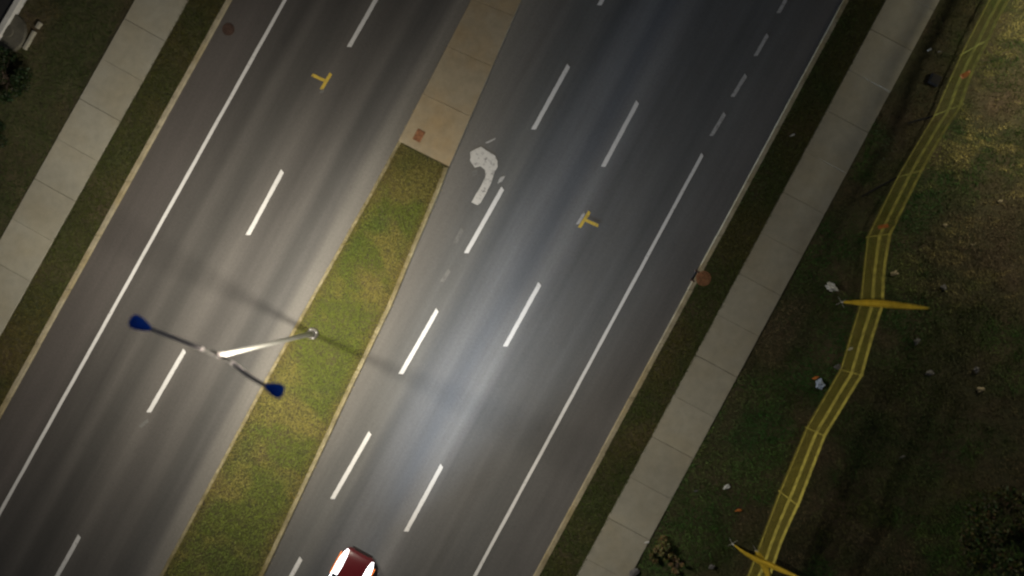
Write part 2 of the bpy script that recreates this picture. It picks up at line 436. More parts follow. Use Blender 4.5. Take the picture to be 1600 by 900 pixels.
# remains of older lines
for (x0, y0, x1, y1) in [(722, 359, 710, 381), (702, 423, 690, 441)]:
    bar('ghost_mark', x0, y0, x1, y1, 6, M['paint_old'], label='faint remains of an old painted dash')
bar('ghost_mark', 231, 657, 218, 668, 5, M['paint_old'], label='small faded paint patch below the white lane dash')
bar('ghost_mark', 773, 217, 759, 224, 2.4, M['paint_dim'], label='thin white paint scrap above the turn arrow')
mark('ghost_mark', [(781.5, 277), (789.5, 274.5), (785, 283), (777, 287)], M['paint_dim'], label='short white paint scrap beside the turn arrow')
mark('ghost_mark', [(737, 268), (746, 264), (746, 272), (738, 276)], M['paint_old'])
mark('turn_arrow', [(736.7, 316), (746, 320.4), (751.3, 316.7), (760, 300.7), (768, 284.7), (773, 268), (777.5, 261), (777.3, 251.3), (773.3, 243.3), (766.7, 238.7),
                    (760, 235.3), (752, 229.3), (743, 233), (734.7, 238), (735.2, 246), (734, 251), (742, 262), (750.7, 259.5), (758.2, 266), (758.2, 277), (752, 290), (744, 303)],
     M['paint_arrow'], label='worn white left turn arrow')
# yellow survey T marks: a pair of strips each, the second lying over the first
for (a, b_) in [((517, 115, 502, 140), (488, 117, 509, 127)), ((921, 331, 905, 356), (913, 343, 935, 353))]:
    bar('survey_strip', *a, 4.9, M['yellow'], .004, slant=1)
    bar('survey_strip', *b_, 4.9, M['yellow'], .008, slant=1)
bar('ghost_mark', 913, 333, 902, 351, 4.5, M['paint_dim'], .003, label='white paint edge beside the yellow survey mark')
bar('ghost_mark', 506, 139, 501, 146, 5, M['paint_old'], .003)

# ------------------------------------------------------------------ ironwork
def cover_rect(name, px, py, w, l, mat, z, label):
    t = empty(name, W(px, py) + Vec((0, 0, z)), RZ); tag(t, label, 'drain cover')
    bm = bmesh.new()
    for s in (-1, 1):
        add_box(bm, (s * w / 2, 0, 0), (.04, l + .04, .05)); add_box(bm, (0, s * l / 2, 0), (w - .04, .04, .05))
    bm_obj('frame', bm, mat, t)
    bm = bmesh.new(); add_box(bm, (0, 0, -.012), (w - .05, l - .05, .03)); bm_obj('plate', bm, mat, t)
    for k in range(5):
        bm = bmesh.new(); add_box(bm, (0, -l / 2 + (k + 1) * l / 6, .008), (w - .14, .035, .012)); bm_obj('rib', bm, mat, t)
    return t
cover_rect('drain_cover', 655, 213, .36, .52, M['rustbright'], .135, 'rusty brown rectangular cover set in the end of the concrete median')
def manhole(px, py, r, z, mat, label, squash=1.0):
    t = empty('manhole_cover', W(px, py) + Vec((0, 0, z)), RZ); tag(t, label, 'manhole cover')
    bm = bmesh.new(); n = 40
    ring = []
    for rr_, zz in ((r, -.03), (r, .014), (r * .87, .014), (r * .87, -.004)):
        ring.append([bm.verts.new((rr_ * math.cos(2 * math.pi * k / n), squash * rr_ * math.sin(2 * math.pi * k / n), zz)) for k in range(n)])
    for a, b in zip(ring, ring[1:]):
        for k in range(n): bm.faces.new((a[k], a[(k + 1) % n], b[(k + 1) % n], b[k]))
    bm_obj('rim', bm, mat, t)
    bm = bmesh.new(); bmesh.ops.create_cone(bm, cap_ends=True, segments=40, radius1=r * .85, radius2=r * .85, depth=.03)
    for v in bm.verts: v.co.y *= squash; v.co.z -= .006
    bm_obj('lid', bm, mat, t)
    for k in range(-3, 4):
        L_ = 2 * math.sqrt(max(.01, (r * .75) ** 2 - (k * r * .2) ** 2))
        bm = bmesh.new(); add_box(bm, (k * r * .2, 0, .014), (r * .07, L_ * squash, .012)); bm_obj('rib', bm, mat, t)
    return t
manhole(357, 46, .30, .012, M['rust'], 'dark rusty round cover in the road against the left kerb')
manhole(1098, 435, .37, .125, M['rustbright'], 'orange rust-stained round cover on the grass behind the right kerb')
t = empty('kerb_inlet', W(1084, 431) + Vec((0, 0, .0)), math.radians(-28.3)); tag(t, 'small dark gully inlet in the right kerb next to the rusty cover', 'drain')
bm = bmesh.new(); add_box(bm, (0, 0, .07), (.10, .42, .13)); bm_obj('opening', bm, M['black'], t)
for s in (-1, 1):
    bm = bmesh.new(); add_box(bm, (.02, s * .25, .075), (.22, .07, .15)); bm_obj('cheek', bm, M['rust'], t)

# ------------------------------------------------------------------ grass
def lum(x, y): return x, y
def blades(name, pts, col, hgt, wid, z0, label, cat):
    """one mesh of single-triangle blades; pts Nx2 world, col Nx3 base reflectance"""
    n = len(pts); a = rng.uniform(0, 2 * np.pi, n); h = hgt * rng.uniform(.5, 1.4, n); w = wid * rng.uniform(.6, 1.4, n)
    lean = rng.uniform(.5, 1.9, n) * h; la = a + np.pi / 2 + rng.normal(0, .5, n)
    ca, sa = np.cos(a), np.sin(a)
    V = np.empty((n, 3, 3), np.float32)
    V[:, 0, 0] = pts[:, 0] - ca * w; V[:, 0, 1] = pts[:, 1] - sa * w
    V[:, 1, 0] = pts[:, 0] + ca * w; V[:, 1, 1] = pts[:, 1] + sa * w
    V[:, 2, 0] = pts[:, 0] + np.cos(la) * lean; V[:, 2, 1] = pts[:, 1] + np.sin(la) * lean
    z0 = np.broadcast_to(z0, (n,)); V[:, 0, 2] = z0; V[:, 1, 2] = z0; V[:, 2, 2] = z0 + h
    me = bpy.data.meshes.new(name); me.vertices.add(3 * n); me.vertices.foreach_set('co', V.ravel())
    me.loops.add(3 * n); me.loops.foreach_set('vertex_index', np.arange(3 * n, dtype=np.int32))
    me.polygons.add(n); me.polygons.foreach_set('loop_start', np.arange(0, 3 * n, 3, dtype=np.int32)); me.update(calc_edges=True)
    at = me.attributes.new('tint', 'FLOAT_COLOR', 'FACE')
    c4 = np.ones((n, 4), np.float32); c4[:, :3] = np.clip(col, 0, 1); at.data.foreach_set('color', c4.ravel())
    me.materials.append(M['grass'])
    o = link(bpy.data.objects.new(name, me)); stuff(o, label, cat); return o
def mixc(a, b, f): return np.asarray(a)[None, :] * (1 - f[:, None]) + np.asarray(b)[None, :] * f[:, None]
def sample(fa, fb, y0, y1, per_m2):
    area = (abs(fb(0) - fa(0)) + abs(fb(900) - fa(900))) / 2 * (y1 - y0) / 1024
    n = int(area * per_m2); y = rng.uniform(y0, y1, n); u = rng.uniform(0, 1, n)
    A = np.array([fa(q) for q in (y0, y1)]);
    xa = np.array([fa(q) for q in y]); xb = np.array([fb(q) for q in y]); x = xa + (xb - xa) * u
    return x, y, u
def wxy(x, y): return np.stack([(x - 800) / PPM, (450 - y) / PPM], 1)
ss = lambda v, a, b: np.clip((v - a) / (b - a), 0, 1)
# median
x, y, u = sample(off(ML, 2), off(MR, -3), 215, 1150, 900)
keep = (y > 224 + (x - 623) * (262 - 222) / (702 - 623) + rng.normal(0, 2.2, len(x)))
x, y, u = x[keep], y[keep], u[keep]; P = wxy(x, y)
f = ss(fbm(P[:, 0] + .4 * P[:, 1], P[:, 1], 1.6, 21), .40, .60)
C = mixc((.118, .145, .024), (.195, .176, .044), f)
g = ss(fbm(P[:, 0], P[:, 1], 1.6, 31), .50, .75) * .6; C = C * (1 - g[:, None]) + np.array((.085, .125, .025)) * g[:, None]
edge = np.minimum(u, 1 - u); e_ = ss(.16 - edge, 0, .16) * .7; C = C * (1 - e_[:, None]) + np.array((.15, .105, .035)) * e_[:, None]
tp = ss(330 - y, 0, 90) * .55; C = C * (1 - tp[:, None]) + np.array((.085, .068, .022)) * tp[:, None]
C *= rng.uniform(.85, 1.2, (len(x), 1))
blades('median_grass', P, C, .07, .013, .10, 'short dry yellow-green turf on the median between the carriageways', 'grass')
# verges
def verge(name, fa, fb, label, seed, base, alt, dens=800):
    x, y, u = sample(fa, fb, -160, 1060, dens); P = wxy(x, y)
    f = ss(fbm(P[:, 0], P[:, 1], 2.5, seed), .4, .65); C = mixc(base, alt, f) * rng.uniform(.5, 1.5, (len(x), 1))
    blades(name, P, C, .065, .012, .10, label, 'grass')
verge('verge_grass', off(LW1, 0), off(LK, -5.8), 'narrow dark grass verge between the left pavement and kerb', 41, (.036, .044, .007), (.060, .050, .010))
verge('verge_grass', off(RK, 7), off(RW0, 0), 'narrow dark green grass verge between the right kerb and pavement', 47, (.036, .052, .008), (.058, .056, .011))
# fields
def fieldz(P):
    return .05 + (fbm(P[:, 0], P[:, 1], 4.0, 5) - .5) * .28 + (fbm(P[:, 0], P[:, 1], .8, 9) - .5) * .10
x, y, u = sample(off(LW0, -460), off(LW0, -1), -160, 1060, 520); k = (x > -260); x, y = x[k], y[k]; P = wxy(x, y)
k = ~((x < 36 - (y) * .6) ); x, y, P = x[k], y[k], P[k]
f = ss(fbm(P[:, 0], P[:, 1], 2.6, 55), .42, .66); C = mixc((.034, .050, .010), (.070, .055, .020), f)
C *= rng.uniform(.5, 1.5, (len(x), 1))
blades('left_field_grass', P, C * .85, .085, .014, fieldz(P), 'dark rough grass beyond the left pavement', 'grass')
x, y, u = sample(off(RW1, 1), off(RW1, 730), -160, 1060, 500); k = x < 1840; x, y = x[k], y[k]; P = wxy(x, y)
PX = P[:, 0] * .8 + P[:, 1] * .2
f1 = ss(fbm(P[:, 0], P[:, 1] * 1.5, 3.2, 61), .40, .60)                # bare brown soil
f2 = ss(.62 * fbm(PX, P[:, 1] * 1.6, 2.2, 67) + .38 * fbm(PX, P[:, 1] * 2.4, .45, 83), .49, .63)                      # straw
f3 = ss(fbm(P[:, 0], P[:, 1], 2.4, 73), .44, .60)                        # lush green
# the straw lies beyond the fence, upper part
fx = np.array([np.interp(q, [0, 90, 182, 278, 371, 475, 577, 667, 766, 868, 1000], [1547, 1497, 1455, 1398, 1352, 1341, 1310, 1258, 1216, 1178, 1130]) for q in y])
beyond = ss(x - fx, 15, 90) * ss(500 - y, 0, 260)
C = mixc((.030, .046, .009), (.082, .062, .032), f1)
C = C * (1 - .9 * f3[:, None]) + .9 * f3[:, None] * np.array((.028, .082, .012))
def blob(cx, cy, rx, ry, tilt=0):
    dx, dy = x - cx, y - cy; c_, s_ = math.cos(tilt), math.sin(tilt)
    q = ((dx * c_ + dy * s_) / rx) ** 2 + ((-dx * s_ + dy * c_) / ry) ** 2
    return np.clip(1.25 - q - .9 * (fbm(P[:, 0], P[:, 1], 1.4, 91) - .5) * 2, 0, 1)[:, None]
BROWN = np.array((.098, .070, .042)); GREEN = np.array((.020, .078, .012)); DARK = np.array((.026, .030, .011))
for cx, cy, rx, ry, tl, colr, am in ((1520, 375, 130, 70, .2, BROWN, .9), (1420, 190, 30, 110, .55, BROWN, .6), (1215, 520, 34, 75, .5, BROWN, .75), (1130, 690, 30, 90, .5, BROWN, .4),
                                     (1440, 60, 40, 120, .5, DARK, .8), (1290, 560, 60, 80, .4, GREEN, .9), (1190, 680, 55, 90, .4, GREEN, .7), (1430, 320, 50, 70, .5, GREEN, .9),
                                     (1420, 480, 40, 90, 0, GREEN, .7), (1310, 380, 45, 70, .5, GREEN, .5), (1565, 90, 40, 80, .4, GREEN, .5), (1450, 680, 150, 150, 0, DARK, .6)):
    b_ = blob(cx, cy, rx, ry, tl) * am; C = C * (1 - b_) + b_ * colr
sf = (f2 * (.06 + .94 * beyond))[:, None]; C = C * (1 - sf) + sf * np.array((.40, .34, .12))
C *= rng.uniform(.45, 1.6, (len(x), 1))
thin = rng.uniform(0, 1, len(x)) > .55 * f1 * (1 - f3)
blades('right_field_grass', P[thin], C[thin], .10, .015, fieldz(P)[thin], 'patchy rough grass and straw in the field beyond the right pavement', 'grass')

# ------------------------------------------------------------------ double-arm street lamp on the median
def street_lamp():
    base = W(490, 521); t = empty('street_lamp', base + Vec((0, 0, .10)))
    tag(t, 'tall white double-arm street lamp with two blue heads standing on the grass median', 'street lamp')
    bm = cylbm((0, 0, .02), .30, .29, .22); bm_obj('footing', bm, M['padc'], t)
    bm = bmesh.new(); add_box(bm, (0, 0, .15), (.42, .42, .035), Matrix.Rotation(RZ, 4, 'Z')); bevel(bm, .008, 1); bm_obj('base_plate', bm, M['armdim'], t)
    for sx in (-1, 1):
        for sy in (-1, 1):
            bm = bmesh.new(); bmesh.ops.create_cone(bm, cap_ends=True, segments=6, radius1=.03, radius2=.03, depth=.08,
                                 matrix=Matrix.Rotation(RZ, 4, 'Z') @ Matrix.Translation((sx * .155, sy * .155, .20)))
            bm_obj('bolt', bm, M['galv'], t)
    zt = 10.55
    top = W(345, 555, zt) - t.location
    bm = bmesh.new(); n = 14
    pts = [Vec((0, 0, .17)).lerp(top, k / n) for k in range(n + 1)]
    tube(bm, pts, [.125 - .065 * k / n for k in range(n + 1)], 20); bm_obj('pole', bm, M['galv'], t, True)
    bm = bmesh.new(); tube(bm, [Vec((0, 0, .17)), Vec((0, 0, .34))], [.17, .14], 20); bm_obj('base_collar', bm, M['armdim'], t, True)
    bm = bmesh.new(); tube(bm, [top - Vec((0, 0, .25)), top + Vec((0, 0, .10))], [.085, .075], 16); bm_obj('tenon', bm, M['galv'], t, True)
    bm = bmesh.new(); r = bmesh.ops.create_uvsphere(bm, u_segments=14, v_segments=8, radius=.08, matrix=Matrix.Translation(top + Vec((0, 0, .10)))); bm_obj('cap', bm, M['arm'], t, True)
    o0 = t.location
    for key, P_, apts, tip, pw in (
        ('A', 0, [(343, 554, 10.45), (330, 550.5, 10.62), (308, 542, 10.8), (275, 529, 11.0), (238, 515, 11.15)], (203, 499), P_LAMP_A),
        ('B', 0, [(347, 557, 10.45), (357, 563, 10.62), (368, 571, 10.8), (388, 587, 11.0), (413, 602, 11.15)], (443, 614), P_LAMP_B)):
        pts = [W(*p) - o0 for p in apts]
        fine = []
        for i in range(len(pts) - 1):
            p0 = pts[max(i - 1, 0)]; p1 = pts[i]; p2 = pts[i + 1]; p3 = pts[min(i + 2, len(pts) - 1)]
            for j in range(5):
                q = j / 5; fine.append(.5 * ((2 * p1) + (-p0 + p2) * q + (2 * p0 - 5 * p1 + 4 * p2 - p3) * q * q + (-p0 + 3 * p1 - 3 * p2 + p3) * q ** 3))
        fine.append(pts[-1])
        cut = 9
        bm = bmesh.new(); tube(bm, fine[:cut + 1], [.074 - .001 * k for k in range(cut + 1)], 12); ar = bm_obj('arm_sleeve', bm, M['armdim'], t, True)
        bm = bmesh.new(); tube(bm, fine[cut - 1:], .070, 12); ar = bm_obj('arm', bm, M['arm'], t, True)
        # cobra head: lofted teardrop
        a = pts[-1]; b = W(tip[0], tip[1], 11.17) - o0; d = (b - a); L_ = d.length; d.normalize(); s = Vec((-d.y, d.x, 0)).normalized()
        hd = empty('tmp', (0, 0, 0)); bpy.data.objects.remove(hd)
        prof = [(0, .055, .05, -.05), (.10, .085, .07, -.06), (.25, .125, .105, -.075), (.45, .170, .135, -.09), (.65, .205, .14, -.10), (.82, .205, .12, -.10), (.93, .165, .08, -.085), (1.0, .07, .02, -.05)]
        bm = bmesh.new(); rings = []
        for q, w, zu, zd in prof:
            c = a + d * (L_ * q); rg = []
            for k in range(20):
                th = 2 * math.pi * k / 20; cx, sz = math.cos(th), math.sin(th)
                rg.append(bm.verts.new(c + s * (w * (1.18 if q > .2 else 1) * math.copysign(abs(cx) ** .8, cx)) + Vec((0, 0, (zu * sz if sz > 0 else -zd * sz * .8)))))
            rings.append(rg)
        for r0, r1 in zip(rings, rings[1:]):
            for k in range(20): bm.faces.new((r0[k], r0[(k + 1) % 20], r1[(k + 1) % 20], r1[k]))
        bm.faces.new(rings[0][::-1]); bm.faces.new(rings[-1])
        head = bm_obj('lamp_head', bm, M['blue'], t, True)
        bm = bmesh.new(); tube(bm, [a - d * .07, a + d * .06], .062, 12); bm_obj('clamp', bm, M['arm'], head, True)
        c = a + d * (L_ * .66)
        bm = bmesh.new(); r = bmesh.ops.create_uvsphere(bm, u_segments=18, v_segments=8, radius=1)
        for v in bm.verts: v.co = c + s * v.co.x * .135 + d * v.co.y * .18 + Vec((0, 0, -.085 + v.co.z * .05))
        bm_obj('lens', bm, M['lens'], head, True)
        bm = bmesh.new(); tube(bm, [c + Vec((0, 0, .11)), c + Vec((0, 0, .19))], [.04, .035], 12); bm_obj('photocell', bm, M['blue'], head, True)
        luminaire(c + Vec((0, 0, -.20)), pw, t, (1.0, .91, .765))
    return t
def luminaire(loc, power, parent, col, back=0, k=.45, r=.24, size=176, along=.75):
    """street-light optic: throws more light sideways than straight down, as road lanterns do"""
    l = bpy.data.lights.new('lamp_light', 'SPOT'); l.energy = power; l.color = col; l.shadow_soft_size = r
    l.spot_size = math.radians(size); l.spot_blend = .1
    l.use_nodes = True; N = l.node_tree.nodes; L = l.node_tree.links; em = N['Emission']
    tc = N.new('ShaderNodeTexCoord'); sp = N.new('ShaderNodeSeparateXYZ'); L.new(tc.outputs['Normal'], sp.inputs[0])
    ab = math_(N, L, 'ABSOLUTE', sp.outputs[2], 0); mxx = math_(N, L, 'MAXIMUM', ab, .22)
    # cut-off along the carriageway (direction u of the road), spread across it
    ta = math_(N, L, 'ADD', math_(N, L, 'MULTIPLY', sp.outputs[0], .477), math_(N, L, 'MULTIPLY', sp.outputs[1], .879))
    ta = math_(N, L, 'DIVIDE', ta, mxx)
    den = math_(N, L, 'ADD', 1.0, math_(N, L, 'MULTIPLY', math_(N, L, 'MULTIPLY', ta, ta), along / 2.25))
    w_ = math_(N, L, 'DIVIDE', math_(N, L, 'POWER', mxx, -k), den)
    if back:        # rear shield: little light thrown back towards the carriageway
        tb = math_(N, L, 'ADD', math_(N, L, 'MULTIPLY', sp.outputs[0], -.879), math_(N, L, 'MULTIPLY', sp.outputs[1], .477))
        tb = math_(N, L, 'MAXIMUM', math_(N, L, 'DIVIDE', tb, mxx), 0.0)
        w_ = math_(N, L, 'DIVIDE', w_, math_(N, L, 'ADD', 1.0, math_(N, L, 'POWER', math_(N, L, 'DIVIDE', tb, back), 4.0)))
    L.new(w_, em.inputs['Strength'])
    o = link(bpy.data.objects.new('lamp_light', l), parent); o.location = loc; return o
street_lamp()
# car-park lamp beyond the upper right corner of the view: it lights the field
t = empty('lamp_post', W(1790, 60)); tag(t, 'grey single-head lamp post standing in the field right of the fence', 'street lamp')
bm = bmesh.new(); tube(bm, [(0, 0, -.05), (0, 0, 7)], [.09, .06], 14); bm_obj('pole', bm, M['galv'], t, True)
bm = bmesh.new(); tube(bm, [(0, 0, 6.9), (-.3, -.1, 7.15), (-.8, -.25, 7.2)], .04, 10); bm_obj('arm', bm, M['galv'], t, True)
bm = bmesh.new(); add_box(bm, (-1.0, -.3, 7.2), (.6, .26, .12)); bevel(bm, .04, 2); bm_obj('lamp_head', bm, M['arm'], t)
bm = bmesh.new(); add_box(bm, (-1.02, -.3, 7.13), (.4, .18, .03)); bm_obj('lens', bm, M['lens'], t)
luminaire((-1.02, -.3, 7.0), P_FIELD, t, (1, .88, .62), back=1.25, k=.3, r=.8, along=0)

# ------------------------------------------------------------------ yellow mesh fence
FB = [(1640, -190), (1594, -98), (1545, -5), (1497, 88), (1455, 182), (1398, 278), (1352, 371), (1341, 475), (1310, 577), (1258, 667), (1216, 766), (1178, 868), (1140, 965), (1096, 1060)]
FH = 2.25
fr = W(1352, 371); fence = empty('mesh_fence', fr + Vec((0, 0, .05)))
tag(fence, 'tall yellow plastic mesh safety fence winding along the dark field', 'fence')
fb = [W(*p) - fr for p in FB]
tops = [p + Vec((random.uniform(-.06, .06), random.uniform(-.06, .06), FH + random.uniform(-.06, .06))) for p in fb]
for p, q in zip(fb, tops):
    bm = bmesh.new(); tube(bm, [p + Vec((0, 0, -.1)), q + Vec((0, 0, .04))], .026, 8); po = bm_obj('post', bm, M['fenceband'], fence)
for i in range(len(fb) - 1):
    a0, a1, b0, b1 = fb[i], tops[i], fb[i + 1], tops[i + 1]
    bellx = random.uniform(-.07, .07)
    nrm = (b0 - a0).cross(Vec((0, 0, 1))).normalized()
    def S(u, v):
        p = a0.lerp(b0, u).lerp(a1.lerp(b1, u), v)
        return p + nrm * (bellx * math.sin(math.pi * u) * v) - Vec((0, 0, .10 * math.sin(math.pi * u) * v))
    # net strands
    v = []; f = []
    def ribbon(pts, up, w, th=.0):
        k = len(v)
        for p in pts:
            v.append(p - up * w / 2 ); v.append(p + up * w / 2)
        for j in range(len(pts) - 1): f.append((k + 2 * j, k + 2 * j + 2, k + 2 * j + 3, k + 2 * j + 1))
    Z = Vec((0, 0, 1)); along = (b0 - a0).normalized()
    for j in range(1, 36): ribbon([S(q / 6, j / 36) + nrm * .002 for q in range(7)], Z, .012)
    for j in range(1, 56): ribbon([S(j / 56, q / 3) for q in range(4)], along, .012)
    net = me_obj('mesh_panel', v, f, M['fence'], fence); net['kind'] = 'stuff'
    for vv, hw in ((.945, .24), (.56, .27), (.10, .08)):
        bm = bmesh.new(); P0 = []
        for q in range(7):
            u_ = q / 6; c = S(u_, vv); P0.append([bm.verts.new(c + nrm * sx * .006 + Z * sz * hw / 2) for sx, sz in ((-1, -1), (1, -1), (1, 1), (-1, 1))])
        for r0, r1 in zip(P0, P0[1:]):
            for k in range(4): bm.faces.new((r0[k], r0[(k + 1) % 4], r1[(k + 1) % 4], r1[k]))
        bm.faces.new(P0[0][::-1]); bm.faces.new(P0[-1]); bm_obj('tape_band', bm, M['fenceband'], fence)
def rag(px, py, z, l, w, ang, parent, name, mat, lab=None):
    c = W(px, py, z) - (fr if parent is fence else Vec((0, 0, 0)))
    bm = bmesh.new(); r = bmesh.ops.create_grid(bm, x_segments=6, y_segments=3, size=.5)
    for vv in bm.verts:
        x_, y_ = vv.co.x * l, vv.co.y * w
        vv.co = c + Vec((x_ * math.cos(ang) - y_ * math.sin(ang), x_ * math.sin(ang) + y_ * math.cos(ang), .05 * math.sin(9 * x_) + random.uniform(-.02, .02)))
    g = bmesh.ops.solidify(bm, geom=bm.faces[:], thickness=.01)
    o = bm_obj(name, bm, mat, parent); 
    if lab: o['label'] = lab
    return o
rag(1508, 117, 1.7, .45, .22, .5, fence, 'warning_ribbon', M['orange'], 'orange ribbon tied high on the fence')
rag(1379, 354, 2.2, .42, .16, .2, fence, 'warning_ribbon', M['orange'], 'orange ribbon at the bend of the fence')

# ------------------------------------------------------------------ feather flags
def feather(path, width, label, lie=(0, 1, 0), seed=1):
    """path: list of (px, py, z) from base to tip"""
    P = [W(*p) for p in path]; base = P[0].copy(); base.z = 0.05
    t = empty('feather_flag', base); tag(t, label, 'flag')
    Q = [p - base for p in P]; fine = []
    for i in range(len(Q) - 1):
        p0 = Q[max(i - 1, 0)]; p1 = Q[i]; p2 = Q[i + 1]; p3 = Q[min(i + 2, len(Q) - 1)]
        for j in range(6):
            q = j / 6; fine.append(.5 * ((2 * p1) + (-p0 + p2) * q + (2 * p0 - 5 * p1 + 4 * p2 - p3) * q * q + (-p0 + 3 * p1 - 3 * p2 + p3) * q ** 3))
    fine.append(Q[-1]); n = len(fine) - 1
    bm = bmesh.new(); tube(bm, fine, [.028 - .018 * k / n for k in range(n + 1)], 8); bm_obj('pole', bm, M['flag'], t, True)
    side = Vec(lie).normalized()
    bm = bmesh.new(); rows = []
    for k in range(n + 1):
        q = k / n; w = width * (math.sin(math.pi * min(1, q * 1.0)) ** .8) + .02
        c = fine[k]; out = side * w + Vec((0, 0, -.25 * w)); r = []
        for j in range(5):
            u_ = j / 4 - .42; r.append(bm.verts.new(c + out * u_ + Vec((0, 0, .05 * math.sin(6 * q + 4 * u_))) ))
        rows.append(r)
    for r0, r1 in zip(rows, rows[1:]):
        for j in range(4): bm.faces.new((r0[j], r0[j + 1], r1[j + 1], r1[j]))
    bmesh.ops.solidify(bm, geom=bm.faces[:], thickness=.012)
    bm_obj('sail', bm, M['flag'], t, True)
    bm = bmesh.new(); tube(bm, [(0, 0, -.1), (0, 0, .25)], [.05, .035], 8); bm_obj('ground_spike', bm, M['galv'], t, True)
    for k in range(4):
        a = k * math.pi / 2 + .5; bm = bmesh.new(); tube(bm, [(0, 0, .05), (.3 * math.cos(a), .3 * math.sin(a), .0)], .013, 6); bm_obj('foot', bm, M['galv'], t)
    return t
feather([(1314, 472, .05), (1340, 473.5, 1.55), (1372, 475, 3.3), (1410, 478.5, 5.2), (1452, 482, 7.0)], .30, 'yellow feather flag standing tall across the middle of the mesh fence', (0, 1, 0))
feather([(1144, 849, .05), (1158, 860, .8), (1178, 872, 1.6), (1203, 882, 2.4), (1226, 892, 3.0), (1250, 903, 3.5)], .42, 'yellow feather flag bent over at the near end of the mesh fence', (.45, -1, 0))
feather([(1181, 860, .05), (1187, 872, 1.0), (1194, 886, 1.8), (1200, 904, 2.6)], .36, 'short yellow flag crossed with the bent feather flag', (1, .2, 0))

